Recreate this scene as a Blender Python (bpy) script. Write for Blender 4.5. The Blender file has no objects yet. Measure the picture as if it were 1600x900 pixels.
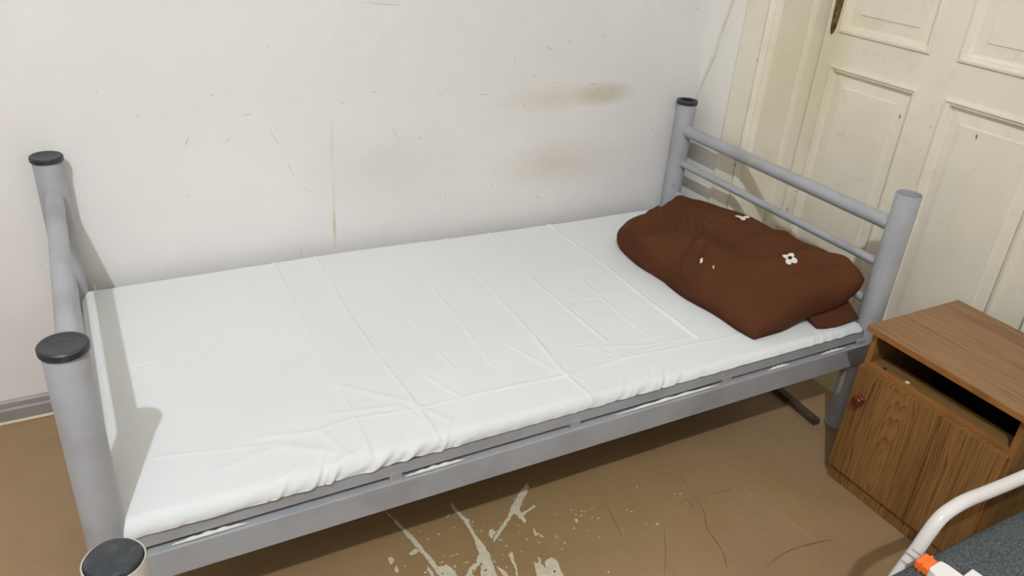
import bpy, bmesh, math, random
import numpy as np
from mathutils import Vector, Matrix
random.seed(7); rng = np.random.RandomState(5)
S = bpy.context.scene; C = S.collection
PI = math.pi

# ------------------------------------------------------------ camera, light, exposure
cam = bpy.data.objects.new('camera', bpy.data.cameras.new('camera')); C.objects.link(cam)
cam.location = (0.0722, -1.2333, 1.4652)
cam.rotation_euler = (1.0838, -0.0685, -0.4946)
cam.data.sensor_width = 36.0; cam.data.lens = 36.0*1247.5/1600; cam.data.clip_start = 0.02
S.camera = cam
S.view_settings.view_transform = 'Standard'; S.view_settings.look = 'None'
S.view_settings.gamma = 1.0; S.view_settings.use_curve_mapping = False
S.view_settings.exposure = 0.0
w = bpy.data.worlds.new('world'); S.world = w; w.use_nodes = True
w.node_tree.nodes['Background'].inputs[0].default_value = (1, .95, .88, 1)
w.node_tree.nodes['Background'].inputs[1].default_value = 0.15
LAMP = (-0.78, -2.42, 3.90)          # the room's ceiling lamp
LAMP_W = 378.0
ROOM = dict(x0=-2.3, x1=2.083, y0=-4.2, y1=0.975, z1=4.1)
ld = bpy.data.lights.new('bulb_light', 'POINT'); ld.energy = LAMP_W; ld.color = (.86, .925, 1.0); ld.shadow_soft_size = .03
lo = bpy.data.objects.new('bulb_light', ld); C.objects.link(lo); lo.location = LAMP

# ------------------------------------------------------------ material helpers
def srgb(r, g, b):
    f = lambda c: (c/255/12.92) if c/255 <= .04045 else ((c/255+.055)/1.055)**2.4
    return (f(r), f(g), f(b), 1)
class NT:
    def __init__(s, name, rough=.6, metal=0.0, spec=None):
        s.m = bpy.data.materials.new(name); s.m.use_nodes = True
        s.t = s.m.node_tree; s.b = s.t.nodes['Principled BSDF']
        s.b.inputs['Roughness'].default_value = rough; s.b.inputs['Metallic'].default_value = metal
        if spec is not None: s.b.inputs['Specular IOR Level'].default_value = spec
        s.tc = s.t.nodes.new('ShaderNodeTexCoord')
    def n(s, ty, **k):
        n = s.t.nodes.new(ty)
        for a, b in k.items(): setattr(n, a, b)
        return n
    def l(s, a, b): s.t.links.new(a, b)
    def mapping(s, scale=(1, 1, 1), rot=(0, 0, 0), loc=(0, 0, 0)):
        m = s.n('ShaderNodeMapping'); m.inputs['Scale'].default_value = scale
        m.inputs['Rotation'].default_value = rot; m.inputs['Location'].default_value = loc
        s.l(s.tc.outputs['Object'], m.inputs['Vector']); return m.outputs[0]
    def noise(s, scale, detail=4, rough=.55, vec=None, dist=0):
        n = s.n('ShaderNodeTexNoise'); n.inputs['Scale'].default_value = scale
        n.inputs['Detail'].default_value = detail; n.inputs['Roughness'].default_value = rough
        n.inputs['Distortion'].default_value = dist
        s.l(vec or s.tc.outputs['Object'], n.inputs['Vector']); return n.outputs['Fac']
    def ramp(s, fac, stops):
        r = s.n('ShaderNodeValToRGB'); e = r.color_ramp.elements
        e[0].position = stops[0][0]; e[0].color = stops[0][1]
        e[1].position = stops[-1][0]; e[1].color = stops[-1][1]
        for p, c in stops[1:-1]:
            q = e.new(p); q.color = c
        s.l(fac, r.inputs[0]); return r.outputs[0]
    def mix(s, fac, a, b, mode='MIX'):
        m = s.n('ShaderNodeMix', data_type='RGBA', blend_type=mode)
        for inp, v in ((m.inputs[0], fac), (m.inputs[6], a), (m.inputs[7], b)):
            if isinstance(v, (int, float, tuple)): inp.default_value = v
            else: s.l(v, inp)
        return m.outputs[2]
    def math(s, op, a, b=None, clamp=False):
        m = s.n('ShaderNodeMath', operation=op, use_clamp=clamp)
        for inp, v in ((m.inputs[0], a), (m.inputs[1], b)):
            if v is None: continue
            if isinstance(v, (int, float)): inp.default_value = v
            else: s.l(v, inp)
        return m.outputs[0]
    def color(s, c):
        if isinstance(c, tuple): s.b.inputs['Base Color'].default_value = c
        else: s.l(c, s.b.inputs['Base Color'])
        return s
    def bump(s, h, strength=.2, dist=.002):
        b = s.n('ShaderNodeBump'); b.inputs['Strength'].default_value = strength; b.inputs['Distance'].default_value = dist
        s.l(h, b.inputs['Height']); s.l(b.outputs[0], s.b.inputs['Normal']); return s
    def ellipse(s, cx, cy, rx, ry, axes='XZ', soft=1.0):
        """1 inside a soft ellipse on a wall or the floor (a stain with a shape of its own)"""
        sep = s.n('ShaderNodeSeparateXYZ'); s.l(s.tc.outputs['Object'], sep.inputs[0])
        a = s.math('DIVIDE', s.math('SUBTRACT', sep.outputs[axes[0]], cx), rx)
        b = s.math('DIVIDE', s.math('SUBTRACT', sep.outputs[axes[1]], cy), ry)
        d = s.math('SQRT', s.math('ADD', s.math('MULTIPLY', a, a), s.math('MULTIPLY', b, b)))
        return s.math('MULTIPLY', s.math('SUBTRACT', 1.0, d, True), soft, True)

def flat(name, col, rough=.5, metal=0.0, spec=None):
    return NT(name, rough, metal, spec).color(col).m

# painted grey steel with faint dirt
def steel(name, col, dirt, rough=.42):
    t = NT(name, rough)
    f = t.ramp(t.noise(6, 5), [(.45, col), (.75, dirt)])
    g = t.ramp(t.noise(55, 3, .6), [(.70, (0, 0, 0, 1)), (.78, (1, 1, 1, 1))])
    t.color(t.mix(t.math('MULTIPLY', g, .25), f, dirt)); t.bump(t.noise(120, 2), .05, .001)
    return t.m
M = {}
M['grey'] = steel('grey_paint', srgb(166, 167, 171), srgb(146, 144, 144))
M['cream_metal'] = steel('cream_paint', srgb(190, 184, 172), srgb(168, 160, 146))
M['white_metal'] = flat('white_enamel', srgb(218, 212, 208), .22)
M['black'] = NT('black_plastic', .45); M['black'].color(M['black'].ramp(M['black'].noise(90, 3), [(.5, srgb(42, 46, 50)), (.75, srgb(66, 68, 70))])); M['black'] = M['black'].m
M['dark'] = flat('dark_gap', srgb(40, 38, 36), .7)
t = NT('plaster_wall', .62)
base = t.ramp(t.noise(1.6, 4), [(.35, srgb(227, 223, 220)), (.65, srgb(233, 229, 226))])
pale = t.ramp(t.noise(7, 5, .6, dist=.6), [(.52, (0, 0, 0, 1)), (.62, (1, 1, 1, 1))])
c = t.mix(t.math('MULTIPLY', pale, .22), base, srgb(238, 236, 228))
dirty = t.noise(22, 5, .65)
for (cx, cz, rx, rz, col, k) in (
        (1.66, .803, .15, .045, srgb(196, 190, 166), 1.5), (1.46, .80, .22, .05, srgb(212, 204, 186), 1.0),
        (1.50, .575, .28, .10, srgb(212, 200, 188), .9), (.90, .62, .30, .16, srgb(206, 206, 198), .6),
        (.724, .70, .006, .10, srgb(214, 208, 186), 1.0), (.722, .45, .007, .09, srgb(206, 196, 160), 1.5),
        (.724, .56, .006, .06, srgb(212, 206, 180), 1.0),
        (1.30, .9, .5, .35, srgb(222, 216, 206), .5)):
    e = t.ellipse(cx, cz, rx, rz, 'XZ', k)
    e = t.math('MULTIPLY', e, t.math('ADD', t.math('MULTIPLY', dirty, 1.1), .25), True)
    c = t.mix(e, c, col)
t.color(c)
h = t.math('ADD', t.noise(5, 3), t.math('MULTIPLY', t.noise(45, 4), .25))
t.bump(h, .35, .006); M['wall'] = t.m
t = NT('plain_plaster', .7); t.color(t.ramp(t.noise(2, 3), [(.4, srgb(240, 235, 226)), (.7, srgb(246, 242, 235))])); t.bump(t.noise(30, 3), .2, .003); M['plaster'] = t.m
t = NT('far_plaster', .75); t.color(t.ramp(t.noise(2, 3), [(.4, srgb(168, 163, 155)), (.7, srgb(176, 171, 162))])); M['far'] = t.m
M['scratch'] = flat('wall_scratch', srgb(180, 175, 164), .8)
# floor: old tan paint
t = NT('tan_floor_paint', .42, spec=.45)
sep = t.n('ShaderNodeSeparateXYZ'); t.l(t.tc.outputs['Object'], sep.inputs[0])
a = t.ramp(t.noise(1.4, 5, .6), [(.3, srgb(146, 118, 86)), (.5, srgb(158, 129, 94)), (.7, srgb(165, 137, 103))])
a = t.mix(t.math('MULTIPLY', t.ramp(t.noise(9, 6, .7, dist=1.2), [(.5, (0, 0, 0, 1)), (.68, (1, 1, 1, 1))]), .35), a, srgb(136, 110, 76))
a = t.mix(t.math('MULTIPLY', t.ellipse(.95, -.02, .55, .35, 'XY', 1.6), .45), a, srgb(146, 122, 78))
fl = t.ramp(t.noise(150, 2, .5), [(.73, (0, 0, 0, 1)), (.76, (1, 1, 1, 1))])
a = t.mix(t.math('MULTIPLY', fl, .5), a, srgb(120, 92, 60))
sc = t.ramp(t.noise(3.2, 2, .5, t.mapping((1, 4, 1), (0, 0, .9)), dist=2.5), [(.492, (0, 0, 0, 1)), (.5, (1, 1, 1, 1)), (.508, (0, 0, 0, 1))])
a = t.mix(t.math('MULTIPLY', sc, .3), a, srgb(124, 98, 60))
# bare greenish boards inside the door recess, beyond the painted edge
inside = t.math('GREATER_THAN', sep.outputs['X'], 2.128)
a = t.mix(inside, a, t.ramp(t.noise(25, 4), [(.35, srgb(168, 160, 116)), (.7, srgb(192, 182, 142))]))
t.color(a)
t.bump(t.math('ADD', t.noise(18, 4), t.math('MULTIPLY', t.noise(3, 2), 1.5)), .22, .004); M['floor'] = t.m
t = NT('bare_screed', .7); t.color(t.ramp(t.noise(60, 4), [(.4, srgb(214, 206, 180)), (.7, srgb(196, 188, 160))])); M['chip'] = t.m
M['scuff'] = flat('floor_scuff', srgb(122, 98, 64), .5); M['scuff_pale'] = flat('floor_scratch', srgb(170, 146, 104), .5); M['scuff_yellow'] = flat('yellow_floor_mark', srgb(156, 132, 66), .5)
t = NT('door_paint', .46)
a = t.ramp(t.noise(3, 4), [(.35, srgb(230, 221, 201)), (.65, srgb(238, 229, 211))])
a = t.mix(t.math('MULTIPLY', t.ramp(t.noise(14, 5, .7), [(.55, (0, 0, 0, 1)), (.7, (1, 1, 1, 1))]), .3), a, srgb(208, 198, 166))
a = t.mix(t.math('MULTIPLY', t.ellipse(.60, .95, .09, .32, 'YZ', 1.4), .45), a, srgb(208, 198, 150))
t.color(a); t.bump(t.math('ADD', t.noise(40, 4), t.math('MULTIPLY', t.noise(6, 3, vec=t.mapping((1, 6, 1))), 1.0)), .10, .003); M['door'] = t.m
M['door_chip'] = flat('chipped_paint_wood', srgb(116, 98, 74), .8)
t = NT('baseboard_paint', .45); t.color(t.ramp(t.noise(12, 4), [(.4, srgb(148, 142, 138)), (.75, srgb(128, 122, 116))])); M['skirt'] = t.m
M['bead'] = flat('cream_bead', srgb(214, 202, 172), .5)
# cotton sheet
t = NT('white_cotton', .82, spec=.2); t.b.inputs['Sheen Weight'].default_value = .15
t.color(t.ramp(t.noise(1.2, 3), [(.4, srgb(219, 221, 220)), (.7, srgb(225, 227, 226))]))
t.bump(t.math('ADD', t.noise(14, 5, .6, dist=.8), t.math('MULTIPLY', t.noise(900, 2), .05)), .14, .006); M['sheet'] = t.m
M['foam'] = flat('mattress_ticking', srgb(214, 212, 204), .85)
t = NT('brown_cotton', .85, spec=.08)
t.color(t.ramp(t.noise(5, 5), [(.35, srgb(82, 48, 29)), (.7, srgb(91, 55, 35))]))
t.bump(t.noise(16, 5, .6, dist=1.0), .3, .008); M['brown'] = t.m
M['print_white'] = flat('cream_print', srgb(226, 216, 204), .85)
M['print_black'] = flat('black_print', srgb(30, 26, 26), .8)
# laminate wood
def wood(name, dark, mid, light, rot, stretch, wave, rough=.42, fine=90, cath=0.0):
    t = NT(name, rough, spec=.3)
    v = t.mapping(stretch, rot)
    n1 = t.noise(wave, 5, .6, v, dist=.35)
    n2 = t.noise(fine, 3, .6, v)
    rings = t.math('FRACT', t.math('MULTIPLY', t.noise(wave*.35, 2, .4, v, dist=.25), 15.0))
    f = t.math('ADD', t.math('MULTIPLY', n1, .55), t.math('MULTIPLY', n2, .45))
    f = t.math('ADD', f, t.math('MULTIPLY', t.math('SUBTRACT', rings, .5), cath))
    t.color(t.ramp(f, [(.34, dark), (.5, mid), (.66, light)])); t.bump(f, .06, .001)
    return t.m
M['wood_top'] = wood('laminate_top', srgb(108, 77, 50), srgb(138, 103, 70), srgb(154, 118, 82), (0, 0, 0), (1, .06, 1), 26, fine=120, cath=.10)
t = NT('laminate_front', .42, spec=.3)
sp = t.n('ShaderNodeSeparateXYZ'); t.l(t.tc.outputs['Object'], sp.inputs[0])
vs = t.mapping((1, 1, .10)); nn = t.noise(14, 3, .5, vs)
yy = t.math('ADD', sp.outputs['Y'], .292); zz = t.math('MULTIPLY', t.math('SUBTRACT', sp.outputs['Z'], .13), .16)
rr = t.math('SQRT', t.math('ADD', t.math('MULTIPLY', yy, yy), t.math('MULTIPLY', zz, zz)))
rg = t.math('ADD', t.math('MULTIPLY', rr, 150.0), t.math('MULTIPLY', nn, 10.0))
fr_ = t.math('FRACT', rg); saw = t.math('POWER', fr_, 2.2)
fine_ = t.noise(170, 3, .6, t.mapping((1, 1, .035)))
big_ = t.noise(9, 3, .5, t.mapping((1, 1, .12)))
f_ = t.math('ADD', t.math('MULTIPLY', saw, -.28), t.math('ADD', t.math('MULTIPLY', fine_, .75), t.math('MULTIPLY', big_, .45)))
t.color(t.ramp(f_, [(.28, srgb(92, 60, 28)), (.48, srgb(130, 92, 50)), (.66, srgb(146, 106, 60))])); t.bump(f_, .05, .001)
M['wood_front'] = t.m
M['wood_edge'] = wood('laminate_edge', srgb(126, 82, 38), srgb(146, 98, 50), srgb(158, 110, 58), (0, 0, 0), (1, .2, .2), 26)
M['wood_in'] = wood('laminate_inside', srgb(112, 82, 44), srgb(130, 98, 56), srgb(142, 108, 64), (0, 0, 0), (1, .1, .5), 26)
M['knob'] = flat('red_brown_varnish', srgb(92, 34, 22), .18)
t = NT('dark_bar', .5); t.color(t.ramp(t.noise(60, 4), [(.45, srgb(62, 46, 40)), (.75, srgb(96, 82, 74))])); M['bar'] = t.m
t = NT('charcoal_fabric', .95, spec=.1)
a = t.ramp(t.noise(330, 3, .7), [(.38, srgb(58, 61, 64)), (.62, srgb(104, 107, 108))])
t.color(a); t.bump(t.noise(330, 3, .7), .7, .003); M['fabric'] = t.m
M['orange'] = flat('orange_plastic', srgb(244, 112, 40), .35)
M['plug_white'] = flat('white_plastic', srgb(232, 226, 222), .3)
M['chrome'] = flat('steel_pin', srgb(200, 196, 190), .25, .9)
t = NT('aged_brass', .38, .7); t.color(t.ramp(t.noise(60, 4), [(.4, srgb(92, 74, 48)), (.7, srgb(150, 128, 92))])); M['brass'] = t.m
M['red'] = flat('red_marker', srgb(190, 84, 84), .6)
M['cable'] = flat('white_cable', srgb(226, 220, 208), .4)

# ------------------------------------------------------------ mesh helpers
def tagset(o, label=None, cat=None, group=None, kind=None):
    for k, v in (('label', label), ('category', cat), ('group', group), ('kind', kind)):
        if v: o[k] = v
    return o
def empty(name, loc, label=None, cat=None, group=None, rz=0):
    o = bpy.data.objects.new(name, None); C.objects.link(o); o.location = loc; o.rotation_euler = (0, 0, rz)
    o.empty_display_size = .1
    return tagset(o, label, cat, group)
def obj(name, bm, mats, parent=None, smooth=None, bevel=0, seg=2):
    me = bpy.data.meshes.new(name)
    bmesh.ops.recalc_face_normals(bm, faces=bm.faces); bm.to_mesh(me); bm.free()
    o = bpy.data.objects.new(name, me); C.objects.link(o)
    for m in (mats if isinstance(mats, (list, tuple)) else [mats]): me.materials.append(m)
    if smooth is not None:
        me.polygons.foreach_set('use_smooth', [True]*len(me.polygons))
        if smooth < 180: me.set_sharp_from_angle(angle=math.radians(smooth))
    if bevel:
        b = o.modifiers.new('bevel', 'BEVEL'); b.width = bevel; b.segments = seg; b.limit_method = 'ANGLE'; b.angle_limit = math.radians(40)
    if parent: o.parent = parent
    return o
def box(bm, x0, x1, y0, y1, z0, z1, mi=0):
    v = [bm.verts.new((x, y, z)) for z in (z0, z1) for y in (y0, y1) for x in (x0, x1)]
    for f in ((0, 2, 3, 1), (4, 5, 7, 6), (0, 1, 5, 4), (2, 6, 7, 3), (0, 4, 6, 2), (1, 3, 7, 5)):
        bm.faces.new([v[i] for i in f]).material_index = mi
def boxo(name, dims, m, parent=None, bevel=0, seg=2):
    bm = bmesh.new(); box(bm, *dims); return obj(name, bm, m, parent, bevel=bevel, seg=seg)
def frame_of(d):
    d = Vector(d).normalized(); a = Vector((0, 0, 1)) if abs(d.z) < .9 else Vector((1, 0, 0))
    u = d.cross(a).normalized(); return u, d.cross(u).normalized(), d
def lathe(bm, prof, o=(0, 0, 0), d=(0, 0, 1), n=32, mi=0, closed=False):
    """prof: list of (radius, distance along d)"""
    u, v, d = frame_of(d); o = Vector(o); rows = []
    for r, h in prof:
        if r < 1e-6: rows.append([bm.verts.new(o+d*h)])
        else: rows.append([bm.verts.new(o+d*h+u*r*math.cos(2*PI*i/n)+v*r*math.sin(2*PI*i/n)) for i in range(n)])
    pairs = list(zip(rows, rows[1:])) + ([(rows[-1], rows[0])] if closed else [])
    for a, b in pairs:
        for i in range(n):
            j = (i+1) % n
            if len(a) == 1 and len(b) == 1: continue
            if len(a) == 1: f = bm.faces.new((a[0], b[j], b[i]))
            elif len(b) == 1: f = bm.faces.new((a[i], a[j], b[0]))
            else: f = bm.faces.new((a[i], a[j], b[j], b[i]))
            f.material_index = mi
def tube(bm, pts, r, n=20, mi=0, cap=True):
    pts = [Vector(p) for p in pts]; rows = []; pu = None
    for k, p in enumerate(pts):
        d = (pts[min(k+1, len(pts)-1)]-pts[max(k-1, 0)]).normalized()
        if pu is None: u = frame_of(d)[0]
        else: u = (pu-d*pu.dot(d)).normalized()
        v = d.cross(u); pu = u
        rows.append([bm.verts.new(p+u*r*math.cos(2*PI*i/n)+v*r*math.sin(2*PI*i/n)) for i in range(n)])
    for a, b in zip(rows, rows[1:]):
        for i in range(n): bm.faces.new((a[i], a[(i+1) % n], b[(i+1) % n], b[i])).material_index = mi
    if cap:
        bm.faces.new(rows[0]).material_index = mi; bm.faces.new(rows[-1]).material_index = mi
def spline(P, k=8):
    P = [Vector(p) for p in P]; Q = [P[0]*2-P[1]]+P+[P[-1]*2-P[-2]]; out = []
    for i in range(1, len(Q)-2):
        for s in range(k):
            t = s/k; a, b, c, d = Q[i-1], Q[i], Q[i+1], Q[i+2]
            out.append(.5*((2*b)+(c-a)*t+(2*a-5*b+4*c-d)*t*t+(3*b-a-3*c+d)*t**3))
    return out+[P[-1]]
def patch(bm, pts, to3, mi, jag=0.0):
    """thin irregular flake with a jagged edge; to3 maps 2D to 3D"""
    P = []
    for i, p in enumerate(pts):
        q = pts[(i+1) % len(pts)]; L = math.hypot(q[0]-p[0], q[1]-p[1]); k = max(1, int(L/.006)) if jag else 1
        for s in range(k):
            t = s/k; P.append((p[0]+(q[0]-p[0])*t+random.uniform(-jag, jag), p[1]+(q[1]-p[1])*t+random.uniform(-jag, jag)))
    f = bm.faces.new([bm.verts.new(to3(*p)) for p in P]); f.material_index = mi
    bmesh.ops.triangulate(bm, faces=[f])

# ------------------------------------------------------------ the room
R = ROOM
X0, X1, Y0, Y1, ZC = R['x0'], R['x1'], R['y0'], R['y1'], R['z1']
DX = 2.285; DY0, DY1, DZ = -1.20, .668, 2.06      # door plane and recess
FL_CHIPS = [
[(0.597, 0.222), (0.604, 0.206), (0.612, 0.182), (0.621, 0.142), (0.632, 0.107), (0.636, 0.076), (0.641, 0.043), (0.647, 0.008), (0.649, -0.011), (0.66, -0.012), (0.67, -0.011), (0.678, -0.025), (0.680, -0.075), (0.650, -0.075), (0.639, -0.035), (0.639, -0.011), (0.634, 0.025), (0.629, 0.051), (0.626, 0.066), (0.622, 0.09), (0.615, 0.127), (0.607, 0.179)],
[(0.761, 0.175), (0.765, 0.166), (0.77, 0.134), (0.776, 0.106), (0.781, 0.098), (0.775, 0.08), (0.774, 0.055), (0.776, 0.017), (0.778, -0.001), (0.777, -0.028), (0.769, -0.057), (0.758, -0.12), (0.71, -0.10), (0.741, -0.053), (0.751, -0.04), (0.731, -0.049), (0.708, -0.066), (0.680, -0.075), (0.716, -0.042), (0.742, -0.026), (0.753, -0.013), (0.759, 0.013), (0.766, 0.039), (0.767, 0.079), (0.766, 0.11), (0.76, 0.147)],
[(0.983, 0.159), (0.977, 0.136), (0.962, 0.12), (0.935, 0.098), (0.914, 0.075), (0.914, 0.064), (0.938, 0.07), (0.958, 0.077), (0.959, 0.068), (0.928, 0.061), (0.914, 0.054), (0.91, 0.032), (0.902, 0.032), (0.897, 0.069), (0.882, 0.063), (0.854, 0.039), (0.828, 0.021), (0.8, 0.003), (0.815, 0.021), (0.852, 0.051), (0.878, 0.07), (0.894, 0.089), (0.928, 0.118), (0.96, 0.143)],
[(0.81, 0.044), (0.821, 0.047), (0.82, 0.03), (0.803, 0.018), (0.802, 0.032)],
[(0.819, -0.043), (0.829, -0.042), (0.823, -0.064), (0.817, -0.088), (0.807, -0.112), (0.803, -0.11), (0.812, -0.086), (0.814, -0.064)],
[(0.863, -0.089), (0.869, -0.099), (0.881, -0.083), (0.876, -0.102), (0.878, -0.121), (0.889, -0.099), (0.907, -0.098), (0.915, -0.11), (0.91, -0.131), (0.896, -0.19), (0.834, -0.16)],
[(0.776, -0.065), (0.784, -0.078), (0.787, -0.1), (0.787, -0.12), (0.774, -0.11), (0.775, -0.083)],
[(0.627, 0.008), (0.629, -0.002), (0.63, -0.016), (0.628, -0.04), (0.621, -0.035), (0.622, -0.008)],
[(0.551, 0.063), (0.562, 0.065), (0.565, 0.052), (0.552, 0.043), (0.55, 0.052)],
[(0.601, 0.057), (0.619, 0.065), (0.631, 0.064), (0.627, 0.052), (0.608, 0.047)],
[(0.552, 0.022), (0.563, 0.033), (0.561, 0.014), (0.554, 0.013)],
[(0.654, -0.001), (0.671, 0.002), (0.663, -0.004)], [(0.686, 0.008), (0.711, 0.008), (0.696, 0.006)],
[(0.728, 0.13), (0.746, 0.137), (0.737, 0.128)],
[(0.917, 0.006), (0.916, -0.009), (0.923, -0.025), (0.915, -0.019), (0.906, -0.02), (0.909, -0.006)],
[(1.027, -0.013), (1.033, -0.01), (1.034, -0.021), (1.024, -0.025)]]
SCUFFS = [([(1.397, 0.044), (1.381, -0.035), (1.378, -0.061)], .0025, 2), ([(1.378, -0.061), (1.356, -0.131), (1.325, -0.179), (1.308, -0.255), (1.287, -0.295), (1.279, -0.308)], .004, 2),
    ([(1.235, -0.114), (1.178, -0.195), (1.118, -0.267)], .0025, 2), ([(1.615, -0.352), (1.55, -0.337), (1.458, -0.328), (1.356, -0.344)], .005, 2),
    ([(1.512, 0.024), (1.539, -0.039), (1.56, -0.1)], .002, 3), ([(1.595, -0.06), (1.614, -0.138), (1.608, -0.204), (1.604, -0.242), (1.588, -0.291)], .013, 4),
    ([(1.135, 0.008), (1.118, -0.061), (1.104, -0.115)], .003, 2), ([(1.386, -0.07), (1.458, -0.091), (1.557, -0.085)], .0025, 2), ([(0.974, -0.037), (0.942, -0.06), (0.912, -0.078)], .0018, 3),
    ([(1.449, -0.138), (1.563, -0.129)], .003, 3), ([(1.348, -0.075), (1.34, -0.103)], .004, 2), ([(1.301, -0.08), (1.356, -0.073)], .002, 2), ([(1.533, -0.184), (1.542, -0.245), (1.554, -0.344)], .003, 3),
    ([(-.22, .80), (-.12, .84), (-.05, .85)], .002, 2)]
def bigfloor():
    bm = bmesh.new()
    box(bm, X0-.1, DX+.15, Y0-.1, Y1+.1, -.08, 0, 0)
    f3 = lambda x, y: (x, y, .0006)
    for p in FL_CHIPS: patch(bm, p, f3, 1, .0018)
    for k in range(95):                                    # crumbs of flaked paint
        cx, cy = random.choice(((.60, 0, .1), (.75, -.02, .1), (.92, .0, .09), (.95, .07, .05), (1.1, .0, .2)))[:2] if 0 else (random.gauss(.80, .16), random.gauss(0.0, .07))
        s = random.uniform(.0008, .0034); a0 = random.random()*6
        patch(bm, [(cx+s*math.cos(a0+i*1.25)*random.uniform(.6, 1.7), cy+s*math.sin(a0+i*1.25)*random.uniform(.5, 1.2)) for i in range(5)], f3, 1)
    for (cx, cy) in ((1.06, .005), (1.07, .0), (1.09, .002), (1.17, -.04), (1.18, -.05), (1.04, -.06), (1.05, -.09), (1.25, .02)):
        s = .003
        patch(bm, [(cx+s*math.cos(i*1.25)*random.uniform(.6, 2.2), cy+s*math.sin(i*1.25)*.6) for i in range(5)], f3, 1)
    for L_, w_, mi in SCUFFS:
        P_ = spline([(x, y, .0004) for x, y in L_], 6); n_ = len(P_)
        up, dn = [], []
        for i, p in enumerate(P_):
            d = (P_[min(i+1, n_-1)]-P_[max(i-1, 0)]).normalized(); ww = w_*(math.sin(PI*(i+.3)/(n_+.0))+.1)*random.uniform(.55, 1.2)/2
            up.append(bm.verts.new((p.x-d.y*ww, p.y+d.x*ww, p.z))); dn.append(bm.verts.new((p.x+d.y*ww, p.y-d.x*ww, p.z)))
        for i in range(n_-1): bm.faces.new((up[i], up[i+1], dn[i+1], dn[i])).material_index = mi
    for cx, cy, mi in ([(1.039, 0.0, 1), (1.05, -.008, 1), (1.072, -.025, 1), (1.086, -.034, 1), (1.19, -.101, 1), (1.214, -.114, 1), (1.329, -.044, 1), (1.342, -.05, 1), (.914, -.005, 1), (.919, -.026, 1), (.905, -.043, 1), (1.08, -.134, 2), (1.045, .05, 2), (1.369, -.174, 2), (-.1, .8, 2), (-.2, .7, 2), (-.15, .62, 2)]):
        s = random.uniform(.002, .004)
        patch(bm, [(cx+s*math.cos(i*1.25)*random.uniform(.6, 1.9), cy+s*math.sin(i*1.25)*.7) for i in range(5)], f3, mi)
    return tagset(obj('floor', bm, [M['floor'], M['chip'], M['scuff'], M['scuff_pale'], M['scuff_yellow']]), kind='structure')
bigfloor()

W1 = [[(0.814, 1.107), (0.944, 1.096)], [(0.56, 1.003), (0.562, 0.994)], [(0.796, 0.993), (0.801, 0.99)], [(0.847, 0.857), (0.864, 0.855)], [(1.056, 0.836), (1.075, 0.837)], [(1.2, 0.828), (1.228, 0.828)], [(0.403, 0.878), (0.412, 0.874)], [(0.48, 0.817), (0.505, 0.818)], [(0.191, 0.832), (0.194, 0.831)], [(0.219, 0.833), (0.225, 0.832)], [(0.427, 0.741), (0.44, 0.756)], [(0.311, 0.602), (0.316, 0.599)], [(0.549, 0.769), (0.57, 0.725)], [(0.591, 0.671), (0.611, 0.621)], [(0.633, 0.589), (0.665, 0.57)], [(0.909, 0.749), (0.933, 0.702)], [(0.994, 0.704), (1.006, 0.709)], [(0.754, 0.831), (0.77, 0.833)], [(1.26, 0.502), (1.264, 0.535)], [(1.091, 0.522), (1.092, 0.502)], [(-0.065, 0.456), (-0.062, 0.452)], [(0.615, 0.405), (0.615, 0.362)], [(0.335, 0.769), (0.326, 0.744)], [(0.134, 0.9), (0.138, 0.898)],
[(1.427, 0.968), (1.448, 0.957)], [(1.43, .966), (1.44, .955)], [(1.314, 0.939), (1.316, 0.901)], [(1.462, 0.85), (1.485, 0.851)], [(1.604, 0.839), (1.638, 0.84)], [(1.61, .842), (1.63, .836)], [(1.629, 1.003), (1.645, 0.989)], [(1.501, 0.988), (1.521, 0.968)], [(1.573, 0.565), (1.578, 0.558)], [(1.436, 0.462), (1.454, 0.45)], [(1.358, 0.799), (1.363, 0.775)], [(2.012, 1.075), (2.029, 1.08)], [(1.893, 0.664), (1.91, 0.651)], [(1.752, 0.587), (1.783, 0.589)], [(1.855, 0.55), (1.864, 0.526)], [(1.533, 0.472), (1.545, 0.474)], [(1.382, 0.879), (1.394, 0.875)], [(1.673, 0.835), (1.685, 0.832)], [(1.871, 0.783), (1.877, 0.781)]]
bm = bmesh.new(); box(bm, X0-.1, X1+.1, Y1, Y1+.12, 0, ZC, 0)
for (a, b) in W1:
    L = math.hypot(b[0]-a[0], b[1]-a[1]); ux, uz = (b[0]-a[0])/L, (b[1]-a[1])/L
    wd = .0011 if L < .03 else .0007
    n = 4; up, dn = [], []
    for i in range(n+1):
        t_ = i/n; px, pz = a[0]+ux*L*t_+random.uniform(-.0008, .0008), a[1]+uz*L*t_+random.uniform(-.0008, .0008)
        ww = wd*(.15 if i in (0, n) else random.uniform(.4, 1.1))
        up.append((px-uz*ww, pz+ux*ww)); dn.append((px+uz*ww, pz-ux*ww))
    patch(bm, up+dn[::-1], lambda x, z: (x, Y1-.0005, z), 1)
tagset(obj('wall_back', bm, [M['wall'], M['scratch']]), kind='structure')
# right wall with the door recess cut into it
bm = bmesh.new()
box(bm, X1, DX+.15, DY1, Y1+.1, 0, ZC); box(bm, X1, DX+.15, Y0-.1, DY0, 0, ZC); box(bm, X1, DX+.15, DY0, DY1, DZ, ZC)
tagset(obj('wall_right', bm, M['plaster']), kind='structure')
tagset(boxo('wall_left', (X0-.12, X0, Y0, Y1, 0, ZC), M['far']), kind='structure')
tagset(boxo('wall_front', (X0-.1, X1+.1, Y0-.12, Y0, 0, ZC), M['far']), kind='structure')
tagset(boxo('ceiling', (X0-.1, DX+.15, Y0-.1, Y1+.1, ZC, ZC+.1), M['far']), kind='structure')
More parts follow.
